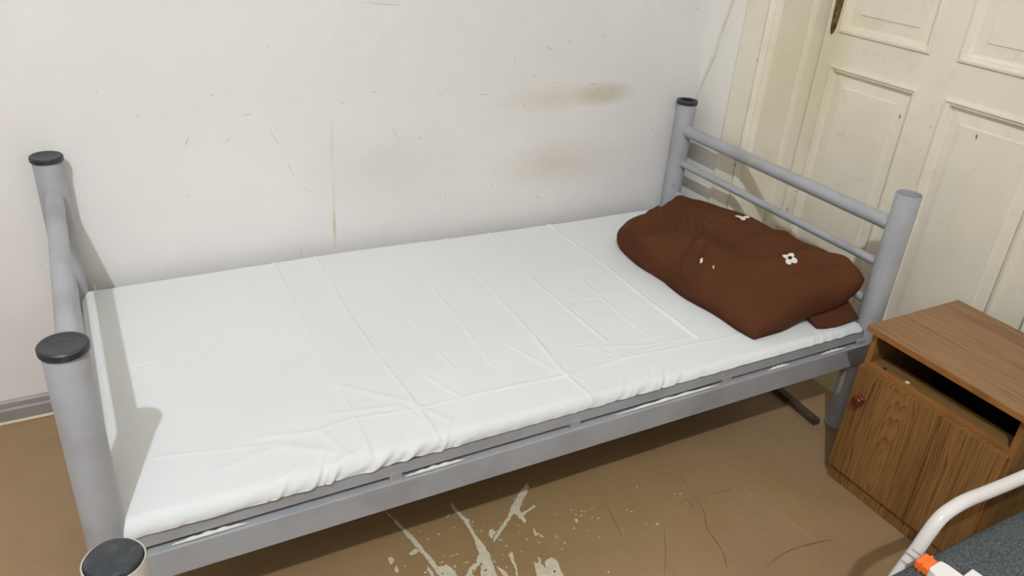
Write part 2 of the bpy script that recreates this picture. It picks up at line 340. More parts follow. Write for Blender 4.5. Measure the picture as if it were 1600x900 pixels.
# skirting: grey painted board with rounded top, cream bead on the floor
bm = bmesh.new()
pr = [(0, 0), (-.016, 0), (-.016, .040), (-.012, .046), (-.010, .060), (-.004, .066), (0, .066)]
va = [bm.verts.new((X0, Y1+a, z)) for a, z in pr]; vb = [bm.verts.new((X1, Y1+a, z)) for a, z in pr]
for i in range(len(pr)): j = (i+1) % len(pr); bm.faces.new((va[i], va[j], vb[j], vb[i]))
bm.faces.new(va); bm.faces.new(vb[::-1])
tagset(obj('baseboard_back', bm, M['skirt']), kind='structure')
bm = bmesh.new(); tube(bm, [(X0, Y1-.020, .004), (X1-.02, Y1-.020, .004)], .005, 10)
tagset(obj('trim_1', bm, M['bead'], smooth=60), kind='structure')
# casing and reveal lining of the door
bm = bmesh.new()
def prism_y(bm, prof, z0, z1):
    a = [bm.verts.new((x, y, z0)) for x, y in prof]; b = [bm.verts.new((x, y, z1)) for x, y in prof]
    for i in range(len(prof)): j = (i+1) % len(prof); bm.faces.new((a[i], a[j], b[j], b[i]))
    bm.faces.new(a); bm.faces.new(b[::-1])
cas = [(X1, .795), (2.0670, .795), (2.0650, .792), (2.0650, .706), (2.0700, .703), (2.0700, .697), (2.0590, .693), (2.0560, .686), (2.0590, .678), (2.0650, .668), (X1, .668)]
prism_y(bm, cas, 0, DZ+.12)
prism_y(bm, [(x, DY0-(y-DY1)) for x, y in cas][::-1], 0, DZ+.12)
box(bm, 2.0630, X1, DY0, DY1, DZ, DZ+.12)
for cy, cz, s_ in ((.690, 1.045, .004), (.7, .96, .004), (.703, .60, .005), (.704, .575, .003), (.74, .45, .003)):
    patch(bm, [(cy-s_*.3, cz-s_), (cy+s_*.2, cz-s_*.8), (cy+s_*.4, cz+s_*.3), (cy+s_*.1, cz+s_*1.1), (cy-s_*.3, cz+s_*.5)], lambda y, z: (2.0580 if y < .696 else 2.0645, y, z), 1)
tagset(obj('trim_2', bm, [M['door'], M['door_chip']]), kind='structure')
bm = bmesh.new()
prism_y(bm, [(2.0660, .667), (2.0750, .660), (2.0830, .655), (2.205, .655), (2.212, .660), (2.218, .660), (2.222, .650), (2.232, .6465), (2.272, .6465), (2.278, .6475), (2.32, .6475), (2.32, .668), (2.0670, .668)], 0, DZ)
prism_y(bm, [(2.0670, DY0), (2.32, DY0), (2.32, DY0+.02), (2.24, DY0+.028), (2.22, DY0+.012), (2.0670, DY0+.012)], 0, DZ)
box(bm, 2.0670, 2.30, DY0, DY1, DZ-.015, DZ)
tagset(obj('trim_3', bm, M['door']), kind='structure')

# ------------------------------------------------------------ panelled door
def panel(bm, y0, y1, z0, z1, x):
    """moulded, raised-field panel: rings of (inset, height toward the room)"""
    rings = [(0, 0), (.001, .006), (.008, .007), (.010, .002), (.017, .001), (.019, -.005), (.024, -.013), (.030, -.013), (.033, -.012), (.061, -.0095), (.063, -.006), (.066, -.006)]
    prev = None
    for ins, h in rings:
        q = [bm.verts.new((x-h, a, b)) for a, b in ((y0+ins, z0+ins), (y1-ins, z0+ins), (y1-ins, z1-ins), (y0+ins, z1-ins))]
        if prev:
            for i in range(4): bm.faces.new((prev[i], prev[(i+1) % 4], q[(i+1) % 4], q[i]))
        prev = q
    bm.faces.new(prev)
bm = bmesh.new()
ys = [-.2655, -.173, .165, .255, .591, .6445]; zs = [.012, .20, .963, 1.065, 1.88, 2.04]
for i in range(5):
    for j in range(5):
        if i in (1, 3) and j in (1, 3):
            panel(bm, ys[i], ys[i+1], zs[j], zs[j+1], DX)
        else:
            q = [bm.verts.new((DX, a, b)) for a, b in ((ys[i], zs[j]), (ys[i+1], zs[j]), (ys[i+1], zs[j+1]), (ys[i], zs[j+1]))]
            bm.faces.new(q)
bmesh.ops.remove_doubles(bm, verts=bm.verts, dist=1e-5)
y0, y1, z0, z1 = ys[0], ys[-1], zs[0], zs[-1]
for q in (((y0, z0), (y1, z0)), ((y1, z0), (y1, z1)), ((y1, z1), (y0, z1)), ((y0, z1), (y0, z0))):
    bm.faces.new([bm.verts.new(p) for p in ((DX, *q[0]), (DX, *q[1]), (DX+.04, *q[1]), (DX+.04, *q[0]))])
bm.faces.new([bm.verts.new((DX+.04, a, b)) for a, b in ((y0, z0), (y1, z0), (y1, z1), (y0, z1))])
bmesh.ops.remove_doubles(bm, verts=bm.verts, dist=1e-5)
for cy, cz, s in ((.295, .871, .006), (.044, .883, .007), (.182, .872, .003), (.600, .514, .004), (.620, .437, .006)):
    patch(bm, [(cy-s*.35, cz-s), (cy+s*.1, cz-s*1.1), (cy+s*.5, cz+s*.3), (cy+s*.3, cz+s), (cy-s*.2, cz+s*.6)], lambda y, z: (DX+.0056 if (cy < .1 or .2 < cy < .4) else DX-.0004, y, z), 1)
door = tagset(obj('door_1', bm, [M['door'], M['door_chip']]), kind='structure')
bm = bmesh.new()
ys = [-1.176, -1.108, -.770, -.690, -.352, -.2705]
for i in range(5):
    for j in range(5):
        if i in (1, 3) and j in (1, 3): panel(bm, ys[i], ys[i+1], zs[j], zs[j+1], DX)
        else: bm.faces.new([bm.verts.new((DX, a, b)) for a, b in ((ys[i], zs[j]), (ys[i+1], zs[j]), (ys[i+1], zs[j+1]), (ys[i], zs[j+1]))])
bmesh.ops.remove_doubles(bm, verts=bm.verts, dist=1e-5)
o2 = obj('door_2', bm, M['door']); tagset(o2, kind='structure')
sm_ = o2.modifiers.new('solid', 'SOLIDIFY'); sm_.thickness = .02; sm_.offset = -1
bm = bmesh.new()   # long brass escutcheon with a pointed foot
out = [(.000, 1.052), (.006, 1.060), (.010, 1.075), (.013, 1.11), (.015, 1.16), (.017, 1.42), (.010, 1.44), (0, 1.445)]
pts = [(a, z) for a, z in out]+[(-a, z) for a, z in out[-2:0:-1]]
fa = [bm.verts.new((DX-.001, .615+a, z)) for a, z in pts]; fb = [bm.verts.new((DX-.006, .615+a*.8, z)) for a, z in pts]
for i in range(len(pts)): j = (i+1) % len(pts); bm.faces.new((fa[i], fa[j], fb[j], fb[i]))
bm.faces.new(fb)
lathe(bm, [(0, .003), (.0025, .003), (.003, 0)], (DX-.006, .615, 1.088), (-1, 0, 0), 12)
hp = obj('handle_plate', bm, M['brass'], door, bevel=.001)
bm = bmesh.new(); tube(bm, spline([(DX-.005, .615, 1.38), (DX-.045, .615, 1.38), (DX-.055, .60, 1.38), (DX-.057, .55, 1.382), (DX-.055, .50, 1.378)]), .009, 14)
obj('lever', bm, M['brass'], hp, smooth=50)

# ------------------------------------------------------------ the white cable by the casing
bm = bmesh.new()
tube(bm, spline([(2.062, .803, 1.60), (2.062, .806, 1.40), (2.062, .83, 1.22), (2.062, .862, 1.12), (2.062, .872, 1.07), (2.062, .888, 1.013), (2.062, .898, .947), (2.062, .918, .89), (2.062, .940, .82), (2.062, .949, .76), (2.062, .952, .68), (2.062, .952, .40), (2.062, .95, .10)]), .0048, 12)
tagset(obj('wall_cable', bm, M['cable'], smooth=60), 'white cable running down the corner behind the head of the bed', 'cable')

# ------------------------------------------------------------ metal beds
PR = .0335
def capbm(kind='plug', r=PR):
    bm = bmesh.new()
    if kind == 'plug':
        lathe(bm, [(0, -.02), (r-.006, -.02), (r-.006, 0), (r+.0035, 0), (r+.0040, .002), (r+.0040, .010), (r+.002, .0125), (r-.002, .0125), (r-.004, .0115), (0, .0115)], n=48)
    elif kind == 'ring':
        lathe(bm, [(r-.009, -.02), (r-.004, -.02), (r-.004, 0), (r+.0035, 0), (r+.004, .002), (r+.004, .011), (r+.002, .013), (r-.007, .013), (r-.009, .011)], n=48, closed=True)
    else:
        lathe(bm, [(0, -.02), (r-.004, -.02), (r-.0035, .001), (r-.005, .004), (r-.009, .006), (0, .006)], n=48)
    return bm
def post(parent, x, y, top, m, cap=None, capm=None):
    bm = bmesh.new()
    # hollow sleeve above, plain leg below, foot glide at the floor
    lathe(bm, [(PR-.002, .01), (PR-.001, .008), (PR, .24), (PR, top-.001), (PR-.0006, top), (PR-.002, top), (PR-.0025, top-.002), (PR-.0025, top-.20), (0, top-.20)], n=48)
    o = obj('post', bm, m, parent, smooth=40); o.location = (x, y, 0)
    bm = bmesh.new(); lathe(bm, [(0, 0), (PR-.001, 0), (PR+.001, .003), (PR+.001, .012), (PR-.003, .014), (0, .014)], n=32)
    obj('foot_glide', bm, M['grey'] if m is M['grey'] else m, o, smooth=40)
    if cap:
        c = obj('post_cap', capbm(cap), capm or M['black'], o, smooth=35); c.location = (0, 0, top)
        c['label'] = {'plug': 'black plastic cap closing the post', 'ring': 'open black plastic ring on the post', 'flush': 'black plastic cap set flush in the post'}[cap]
    return o
def rail_y(parent, x, y0, y1, z, r, m, name='crossbar'):
    bm = bmesh.new(); tube(bm, [(x, y0, z), (x, y1, z)], r, 28); return obj(name, bm, m, parent, smooth=60)

LB, WB, HB = 2.0, .926, .757
bed = empty('metal_bed', (0, 0, 0), 'grey tubular metal single bed against the white wall', 'bed', 'metal bed frames')
g = M['grey']
post(bed, 0, 0, HB-.004, g, 'plug'); post(bed, 0, WB, HB-.004, g, 'plug')
hp_ = post(bed, LB, 0, HB+.008, g); hb_ = post(bed, LB, WB, HB+.004, g, 'ring')
hb_['label'] = 'post in the corner with a small red ring mark'
bm = bmesh.new(); n = 20
pu = Vector((-.8, -.6, 0)); side = Vector((-.6, .8, 0)) * -1
ctr = Vector((-.02, -.0268, .462))
for k in range(n):
    a0, a1 = 2*PI*k/n, 2*PI*(k+1)/n
    q = []
    for a, r in ((a0, .0045), (a1, .0045), (a1, .0065), (a0, .0065)):
        th = r*math.cos(a)/PR; base = math.atan2(-.78, -.62)
        q.append(bm.verts.new(((PR+.0006)*math.cos(base+th), (PR+.0006)*math.sin(base+th), .462+r*math.sin(a))))
    bm.faces.new(q)
obj('ring_mark', bm, M['red'], hb_)
for x in (0, LB):
    rail_y(bed, x, .01, WB-.01, .667, .0205, g)
    if x: rail_y(bed, x, .01, WB-.01, .547, .0125, g)
    rail_y(bed, x, .01, WB-.01, .428 if x else .440, .0125, g)
    boxm = bmesh.new(); box(boxm, x-.012, x+.012, .02, WB-.02, .250, .312); obj('end_rail', boxm, g, bed, bevel=.002)
def side_rail(y, s):
    """C-channel side rail: web plus two lips"""
    bm = bmesh.new()
    box(bm, .02, LB-.02, y-.002, y+.002, .247, .312)
    box(bm, .02, LB-.02, *sorted((y, y+s*.022)), .310, .3125)
    box(bm, .02, LB-.02, *sorted((y, y+s*.022)), .247, .2495)
    o = obj('side_rail', bm, g, bed, bevel=.001)
    for xx in (.034, LB-.034):
        b = bmesh.new(); box(b, xx-.022, xx+.022, *sorted((y+s*.0025, y+s*.009)), .235, .330)
        obj('bracket', b, g, o, bevel=.002)
side_rail(-.027, 1); side_rail(WB+.020, -1)
# mattress base: angle-iron frame with slats, standing on small spacers
bm = bmesh.new()
xa, xb_ = .035, LB-.035
ya, yb = -.019, WB+.012
for (y, s) in ((ya, 1), (yb, -1)):
    box(bm, xa, xb_, *sorted((y, y+s*.003)), .3255, .357); box(bm, xa, xb_, *sorted((y, y+s*.030)), .354, .357)
for (x, s) in ((xa, 1), (xb_, -1)):
    box(bm, *sorted((x, x+s*.003)), ya, yb, .3255, .357)
base_ = obj('mattress_base', bm, g, bed, bevel=.0008)
for x in (.54, .985, 1.455):
    for y in (ya-.001, yb-.017):
        b = bmesh.new(); box(b, x-.014, x+.014, y, y+.018, .309, .334); obj('spacer', b, g, base_, bevel=.001)
for k in range(12):
    x = .12+k*.16
    b = bmesh.new(); box(b, x-.03, x+.03, ya+.004, yb-.004, .334, .340); obj('slat', b, g, base_)

# the neighbouring bed: only the capped post nearest the camera is in view
bed2 = empty('metal_bed', (0.030, -.486, 0), 'cream tubular bed in the bottom left foreground, one black-capped post showing', 'bed', 'metal bed frames')
cm = M['cream_metal']
post(bed2, 0, 0, .760, cm, 'flush'); post(bed2, -.9, 0, .760, cm, 'flush')
for z, r in ((.66, .02), (.547, .0125), (.428, .0125)):
    b = bmesh.new(); tube(b, [(-.89, 0, z), (-.01, 0, z)], r, 24); obj('crossbar', b, cm, bed2, smooth=60)
post(bed2, 0, -2.0, .760, cm, 'flush'); post(bed2, -.9, -2.0, .760, cm, 'flush')
for x in (0, -.9):
    b = bmesh.new(); box(b, x-.002, x+.002, -1.98, -.02, .247, .312); obj('side_rail', b, cm, bed2, bevel=.001)
b = bmesh.new(); tube(b, [(-.89, -2.0, .66), (-.01, -2.0, .66)], .02, 24); obj('crossbar', b, cm, bed2, smooth=60)

# ------------------------------------------------------------ mattress and sheet
def seg_dist(px, py, line):
    """distance from points to a polyline, side sign and run-out weight"""
    best = np.full(px.shape, 9.0)
    for (ax, ay), (bx, by) in zip(line, line[1:]):
        dx, dy = bx-ax, by-ay; L2 = dx*dx+dy*dy
        t_ = np.clip(((px-ax)*dx+(py-ay)*dy)/L2, 0, 1)
        best = np.minimum(best, np.hypot(px-(ax+t_*dx), py-(ay+t_*dy)))
    return best
def vnoise(x, y, seed=0):
    r = np.random.RandomState(seed); T = r.rand(64, 64)
    xi, yi = np.floor(x).astype(int), np.floor(y).astype(int); fx, fy = x-xi, y-yi
    fx = fx*fx*(3-2*fx); fy = fy*fy*(3-2*fy)
    g_ = lambda a, b: T[a % 64, b % 64]
    return (g_(xi, yi)*(1-fx)+g_(xi+1, yi)*fx)*(1-fy)+(g_(xi, yi+1)*(1-fx)+g_(xi+1, yi+1)*fx)*fy-.5
def grid_mesh(name, X, Y, Z, mats, parent=None, closeu=False):
    nu, nv = X.shape
    me = bpy.data.meshes.new(name)
    idx = np.arange(nu*nv).reshape(nu, nv)
    a = idx[:-1, :-1].ravel(); b_ = idx[1:, :-1].ravel(); c_ = idx[1:, 1:].ravel(); d_ = idx[:-1, 1:].ravel()
    me.from_pydata(np.stack([X.ravel(), Y.ravel(), Z.ravel()], 1).tolist(), [], np.stack([a, b_, c_, d_], 1).tolist())
    me.polygons.foreach_set('use_smooth', [True]*len(me.polygons))
    o = bpy.data.objects.new(name, me); C.objects.link(o)
    for m in (mats if isinstance(mats, list) else [mats]): me.materials.append(m)
    if parent: o.parent = parent
    return o
def cushion(x0, x1, y0, y1, top, r, side, nu, nv):
    """rounded slab surface; returns arrays and the arc excess c, outward direction"""
    ext = PI*r/2+side
    u = np.linspace(x0+r-ext, x1-r+ext, nu)[:, None]*np.ones((1, nv)); v = np.linspace(y0+r-ext, y1-r+ext, nv)[None, :]*np.ones((nu, 1))
    cxv, cyv = np.clip(u, x0+r, x1-r), np.clip(v, y0+r, y1-r)
    a, b = u-cxv, v-cyv; c_ = np.maximum(np.abs(a), np.abs(b)); hyp = np.maximum(np.hypot(a, b), 1e-9)
    dx, dy = a/hyp, b/hyp
    ph = np.clip(c_/r, 0, PI/2)
    off = r*np.sin(ph); drop = r*(1-np.cos(ph))+np.maximum(0, c_-PI*r/2)
    return u, v, c_, dx, dy, cxv+dx*off, cyv+dy*off, top-drop
# foam mattress inside the sheet
X, Y, Z = cushion(.026, 1.958, -.014, .922, .374, .018, .004, 40, 30)[5:]
Z = Z-.0115*np.clip((X-.8)/.7, 0, 1)
mt = grid_mesh('mattress', X, Y, Z, M['foam'])
bmx = bmesh.new(); bmx.from_mesh(mt.data)
be = [e for e in bmx.edges if e.is_boundary]; bmesh.ops.edgeloop_fill(bmx, edges=be); bmesh.ops.recalc_face_normals(bmx, faces=bmx.faces); bmx.to_mesh(mt.data); bmx.free()
tagset(mt, 'thin foam mattress hidden under the white sheet', 'mattress')
# sheet
TOP = .391
u, v, c_, dx, dy, X, Y, Z = cushion(.012, 1.972, -.0215, .930, TOP, .026, .010, 900, 470)
top = (c_ < .03).astype(float)
zslope = -.016*np.clip((X-.75)/.75, 0, 1)
D = np.zeros_like(X)
def ridge(line, w, h, ends=.05):
    d = seg_dist(X if True else u, v, line)
    return h*np.exp(-(d/w)**2)
CREASE = [[(0.519, 0.93), (0.503, 0.447), (0.501, 0.188), (0.491, -.01)], [(0.643, 0.95), (0.624, 0.517), (0.63, 0.272), (0.637, 0.092), (.637, -.03)], [(.40, .9), (0.384, 0.612), (0.368, 0.31), (0.347, -0.02)], [(.915, .95), (0.908, 0.854), (0.889, 0.565), (0.884, 0.375), (0.868, 0.189)], [(1.075, .95), (1.067, 0.841), (1.046, 0.537), (1.037, 0.3), (1.016, 0.101), (1.027, -0.02)], [(1.23, .95), (1.223, 0.847), (1.197, 0.552), (1.198, 0.357), (1.204, 0.181)], [(1.46, .95), (1.457, 0.857), (1.468, 0.609), (1.454, 0.363), (1.452, 0.116)], [(0.04, .15), (0.123, 0.147), (0.311, 0.101), (0.492, 0.116), (0.637, 0.092), (0.805, 0.094), (1.035, 0.084), (1.198, 0.1), (1.451, 0.088), (1.75, .075)], [(.78, .94), (.765, .5), (.775, .2)], [(1.335, .5), (1.325, .25), (1.34, .12)], [(.03, .30), (.25, .29)]]
amp = [.0024, .0024, .0012, .0014, .0026, .0017, .0030, .0018, .0010, .0010, .0008]
for L_, h_ in zip(CREASE, amp):
    D += ridge(L_, .0046, h_*1.05)*(.4+1.2*np.abs(vnoise(X*9+3, Y*9, 3))*2)
# short pulls and puckers on top
for L_, w_, h_ in (([(1.24, .42), (1.32, .40)], .006, .002), ([(1.10, .19), (1.30, .13), (1.47, .12)], .006, .0022), ([(1.15, .11), (1.36, .115)], .005, .002),
                   ([(.50, .25), (.62, .13), (.68, .03)], .012, .0034), ([(.46, .15), (.60, .12), (.64, .02)], .010, .003), ([(.30, .13), (.42, .10), (.45, .0)], .012, .004),
                   ([(.20, .06), (.33, .09), (.42, .03)], .016, .004), ([(.70, .20), (.74, .10)], .008, .0025), ([(.95, .26), (1.0, .12), (1.05, .05)], .008, .002),
                   ([(1.13, .20), (1.20, .10)], .006, .0018), ([(1.02, .30), (1.03, .18)], .005, .002), ([(1.30, .16), (1.42, .22)], .006, .0015),
                   ([(.06, .55), (.13, .56)], .006, .002), ([(.06, .50), (.14, .505)], .006, .002), ([(.06, .60), (.12, .61)], .006, .0015), ([(.60, .95), (.63, .86)], .006, .0015)):
    D += ridge(L_, w_*.75, h_*.55)
D += .0016*vnoise(X*5, Y*6, 1)+.0018*vnoise(X*13+Y*4, Y*11, 2)+.0005*vnoise(X*30, Y*24+X*8, 9)
# front edge: hanging cloth gathers, strongest at two places
fr = np.clip((.05-v)/.05, 0, 1)
gth = .25+1.0*np.exp(-((X-.42)/.13)**2)+.9*np.exp(-((X-.58)/.10)**2)+.8*np.exp(-((X-1.22)/.16)**2)+.6*np.exp(-((X-1.85)/.12)**2)
ph_ = X*1.0+.9*(.03-v)
warp = ph_*28+3.4*vnoise(X*7, v*0+.5, 4)+1.2*vnoise(X*19, v*0+.3, 5)
fold = np.sin(warp*2*PI*.55)*.6+np.sin(warp*2*PI*1.13+1.3)*.4
E_ = fr*gth*fold*.0030
wav = .0035*vnoise(X*8, X*0, 6)*2+.003*gth*vnoise(X*26, X*0+.4, 7)*2
# sides: displace outward, top: upward
sidew = np.clip(c_/.04, 0, 1)
Zt = Z+zslope*1.0+D*(1-sidew*.6)
Xt = X+dx*sidew*(D*.7+E_)
Yt = Y+dy*sidew*(D*.7+E_)
Zt += E_*.5*(1-sidew)
hem = np.clip((c_-.04)/.01, 0, 1)
Zt += hem*fr*(wav+.001)
bump_ = .006*np.exp(-((X-.25)/.22)**2)*fr*sidew          # fuller roll near the foot
Yt -= bump_
Zt = np.maximum(Zt, .3585)
sh = grid_mesh('bed_sheet', Xt, Yt, Zt, M['sheet'])
tagset(sh, 'creased white cotton sheet pulled over the mattress on the grey bed', 'sheet')
# loose underside of the cloth, showing as white slivers in the gap between the rails
for k, (a0, a1) in enumerate(((.10, .24), (.56, .70), (1.10, 1.43), (1.60, 1.68), (1.80, 1.90))):
    n_ = 30; b = bmesh.new(); rows = []
    for i in range(n_+1):
        q_ = i/n_; rr_ = .0006+.0048*math.sin(PI*q_)**.7*(.8+.2*math.sin(q_*31)); cx_, cz_ = a0+(a1-a0)*q_, .3142+rr_*.8
        rows.append([b.verts.new((cx_, -.0175+rr_*-1.0*math.cos(2*PI*m_/10)-.003, cz_+rr_*.85*math.sin(2*PI*m_/10))) for m_ in range(10)])
    for A_, B__ in zip(rows, rows[1:]):
        for m_ in range(10): b.faces.new((A_[m_], A_[(m_+1) % 10], B__[(m_+1) % 10], B__[m_]))
    obj('tucked_hem', b, M['sheet'], sh, smooth=180)

# ------------------------------------------------------------ pillow
def pillow():
    nu, nv = 150, 190
    s = np.linspace(-1, 1, nu)[:, None]*np.ones((1, nv)); t_ = np.linspace(-1, 1, nv)[None, :]*np.ones((nu, 1))
    # corners in plan: (s,t) = (-1,-1) near the front edge, (-1,1) far left, (1,1) far right, (1,-1) by the front post
    A, B_, Cc, Dd = np.array([1.590, .035]), np.array([1.556, .690]), np.array([1.925, .800]), np.array([1.965, -.002])
    def bil(a, b, c, d, s, t): return ((1-s)*(1-t)*a+(1-s)*(1+t)*b+(1+s)*(1+t)*c+(1+s)*(1-t)*d)/4
    k = 1-(.015+.05*(s < 0)*(t_ > 0)+.035*(s > 0)*(t_ < 0)+.04*(s > 0)*(t_ > 0))*(np.abs(s)**5)*(np.abs(t_)**5)
    se, te = s*k, t_*k
    x = bil(A[0], B_[0], Cc[0], Dd[0], se, te); y = bil(A[1], B_[1], Cc[1], Dd[1], se, te)
    x = x-np.sign(s)*(.016 if 1 else 0)*(1-t_**2)*np.abs(s)**3*(s > 0)-.012*(1-t_**2)*np.abs(s)**3*(s < 0)+.005*np.sin(t_*9)*np.abs(s)**6
    y = y-np.sign(t_)*.022*(1-s**2)*np.abs(t_)**3
    seam = bil(.384, .412, .440, .500, s, t_)+.004*np.sin(7*s+5*t_)
    seam = seam+.016*(1-t_**2)*np.abs(s)**4*(s < 0)+.018*np.clip(t_, 0, 1)*np.clip(-s, 0, 1)
    prof = (np.clip(1-np.abs(s)**4.5, 0, 1)*np.clip(1-np.abs(t_)**5.0, 0, 1))**.42
    th = .080*prof*(1+.06*s+.12*np.cos(2.2*t_+.2))
    wr = (.014*vnoise(s*2.0+5, t_*2.6+1, 11)+.007*vnoise(s*4+t_*3, t_*5-s*2, 12)+.003*vnoise(s*10, t_*9+s*5, 13))*np.clip(prof*1.6, 0, 1)
    foldm = np.zeros_like(s)
    for L_, w_, h_ in (([(-1, -.05), (-.45, .05), (.0, .35)], .045, .006), ([(-1, .12), (-.5, .22), (-.1, .5)], .05, .005), ([(-.95, -.3), (-.6, -.1), (-.2, .0)], .06, .005),
                       ([(.95, -.85), (.4, -.6), (-.2, -.55)], .06, .007), ([(.98, -.95), (.5, -.85), (-.4, -.8)], .04, .004), ([(-.2, .95), (-.3, .6), (-.6, .3)], .05, .005),
                       ([(.6, .9), (.3, .5), (.3, .1)], .07, .005), ([(.95, -.3), (.5, -.3), (.1, -.2)], .06, .005), ([(-1, .8), (-.6, .7), (-.1, .8)], .06, .006)):
        foldm += 2.0*h_*np.exp(-(seg_dist(s, t_, L_)/w_)**2)
    upz = seam+th+wr+foldm*np.clip(prof*1.5, 0, 1)
    loz = np.maximum(.3775, seam-.085*prof**.7)
    P = []
    bm = bmesh.new()
    V1 = [[bm.verts.new((x[i, j], y[i, j], max(upz[i, j], loz[i, j]+.0005))) for j in range(nv)] for i in range(nu)]
    V2 = [[bm.verts.new((x[i, j], y[i, j], loz[i, j])) if 0 < i < nu-1 and 0 < j < nv-1 else V1[i][j] for j in range(nv)] for i in range(nu)]
    for i in range(nu-1):
        for j in range(nv-1):
            bm.faces.new((V1[i][j], V1[i+1][j], V1[i+1][j+1], V1[i][j+1]))
            try: bm.faces.new((V2[i][j], V2[i][j+1], V2[i+1][j+1], V2[i+1][j]))
            except ValueError: pass
    o = obj('pillow', bm, M['brown'], smooth=180)
    def surf(px, py):
        d = np.hypot(x-px, y-py); k_ = np.exp(-(d/.006)**2)
        return float((upz*k_).sum()/k_.sum())
    return o, surf
pil, surf = pillow()
tagset(pil, 'plump brown pillow with small cream flower prints at the head of the bed', 'pillow')
def blob_print(cx, cy, fn, n, m, name, lift=.0022):
    bm = bmesh.new(); P = []
    for i in range(n):
        a = 2*PI*i/n; r = fn(a); px, py = cx+r*math.cos(a), cy+r*math.sin(a); P.append(bm.verts.new((px, py, surf(px, py)+lift)))
    c0 = bm.verts.new((cx, cy, surf(cx, cy)+lift+.0004))
    for i in range(n): bm.faces.new((c0, P[i], P[(i+1) % n]))
    return obj(name, bm, m, pil)
fa_ = math.radians(35)
blob_print(1.795, .160, lambda a: .0095+.0125*abs(math.cos(2*(a-fa_)))**.7, 72, M['print_white'], 'flower_print')
blob_print(1.795, .160, lambda a: .0058+.001*math.cos(2*a), 16, M['print_black'], 'flower_centre', .0040)
blob_print(1.865, .430, lambda a: .018+.009*math.cos(3*a+.6)+.003*math.sin(5*a), 48, M['print_white'], 'flower_print')
blob_print(1.607, .310, lambda a: .0055+.0035*math.cos(2*(a-.9)), 24, M['print_white'], 'flower_print')
blob_print(1.617, .268, lambda a: .003+.0028*math.cos(2*(a-.9)), 20, M['print_white'], 'flower_print')

# the loose open end of the pillow case lying beside the post
s = np.linspace(-1, 1, 40)[:, None]*np.ones((1, 30)); t_ = np.linspace(0, 1, 30)[None, :]*np.ones((40, 1))
X = 1.885+.078*s-.01*t_; Y = .000+.14*t_+.012*(s-.2)**2; Z = .384+.050*np.sin(PI*np.clip(t_, 0, 1)*.6)*(1+.25*s)+.003*np.sin(s*3+t_*5)
fl = grid_mesh('pillowcase_flap', X, Y, Z, M['brown'], pil)
so = fl.modifiers.new('solid', 'SOLIDIFY'); so.thickness = .008; so.offset = -1

# ------------------------------------------------------------ nightstand
ns = empty('nightstand', (0, 0, 0), 'brown wood laminate nightstand with open shelf and one door', 'nightstand')
NX0, NX1, NY0, NY1, NZ = 1.790, 2.120, -.571, -.158, .476
WF, WT, WE, WI = M['wood_front'], M['wood_top'], M['wood_edge'], M['wood_in']
b = bmesh.new(); box(b, 1.768, 2.134, -.592, -.150, NZ, NZ+.0165)
for f in b.faces:
    c0 = f.calc_center_median()
    f.material_index = 0 if abs(c0.z-(NZ+.0165)) < 1e-4 else 1
obj('top_board', b, [WT, WE], ns, bevel=.0006, seg=1)
def side(y0, y1):
    b = bmesh.new(); box(b, NX0, NX1, y0, y1, 0, NZ)
    for f in b.faces:
        c0 = f.calc_center_median(); f.material_index = 1 if abs(c0.x-NX0) < 1e-4 else 0
    return obj('side_board', b, [WF, WE], ns, bevel=.0006, seg=1)
side(NY1-.016, NY1); side(NY0, NY0+.016)
b = bmesh.new(); box(b, NX0+.001, 1.848, NY0+.016, NY1-.016, .372, .388)
for f in b.faces:
    c0 = f.calc_center_median(); f.material_index = 1 if c0.x < NX0+.01 else 0
shf = obj('shelf_board', b, [WI, WE], ns, bevel=.0008, seg=1)
SHADE = flat('shade_painted_board', srgb(20, 15, 12), .9)  # near-black colour paints in the shade of the cupboard's deep inside
boxo('bottom_board', (NX0+.018, NX1-.01, NY0+.016, NY1-.016, .045, .061), SHADE, ns)
boxo('back_board', (NX1-.009, NX1-.004, NY0+.016, NY1-.016, .02, NZ), SHADE, ns)
b = bmesh.new(); box(b, NX0-.0155, NX0-.0005, -.5655, -.1585, .047, .3745)
dr = obj('door', b, WF, ns, bevel=.001)
b = bmesh.new(); box(b, NX0-.004, NX0-.0005, -.5655, NY1-.0005, .0, .041); obj('plinth', b, WF, ns, bevel=.0008, seg=1)
b = bmesh.new(); lathe(b, [(0, 0), (.007, 0), (.0072, .004), (.0125, .0065), (.0135, .010), (.0125, .013), (.0095, .0145), (.0125, .017), (.0145, .021), (.0135, .026), (.009, .029), (0, .030)], (NX0-.0155, -.196, .288), (-1, 0, 0), 32)
obj('knob', b, M['knob'], dr, smooth=50)
b = bmesh.new(); lathe(b, [(0, .0006), (.0052, .0006), (.0055, 0)], (1.800, -.212, .3882), (0, 0, 1), 16); obj('peg_hole', b, M['print_black'], shf)
b = bmesh.new(); lathe(b, [(.0055, 0), (.006, .0012), (.005, .0025), (0, .003)], (1.800, -.280, .3882), (0, 0, 1), 16); obj('cover_cap', b, M['chip'], shf, smooth=50)

# ------------------------------------------------------------ bar on the floor under the bed
b = bmesh.new()
box(b, -.0125, .0125, 0, .55, 0, .020)
br = obj('metal_bar', b, M['bar'], bevel=.002); br.location = (1.935, .020, 0.0008); br.rotation_euler = (0, 0, math.radians(-5))
tagset(br, 'dark rusty rectangular bar lying on the floor under the head of the bed', 'bar')

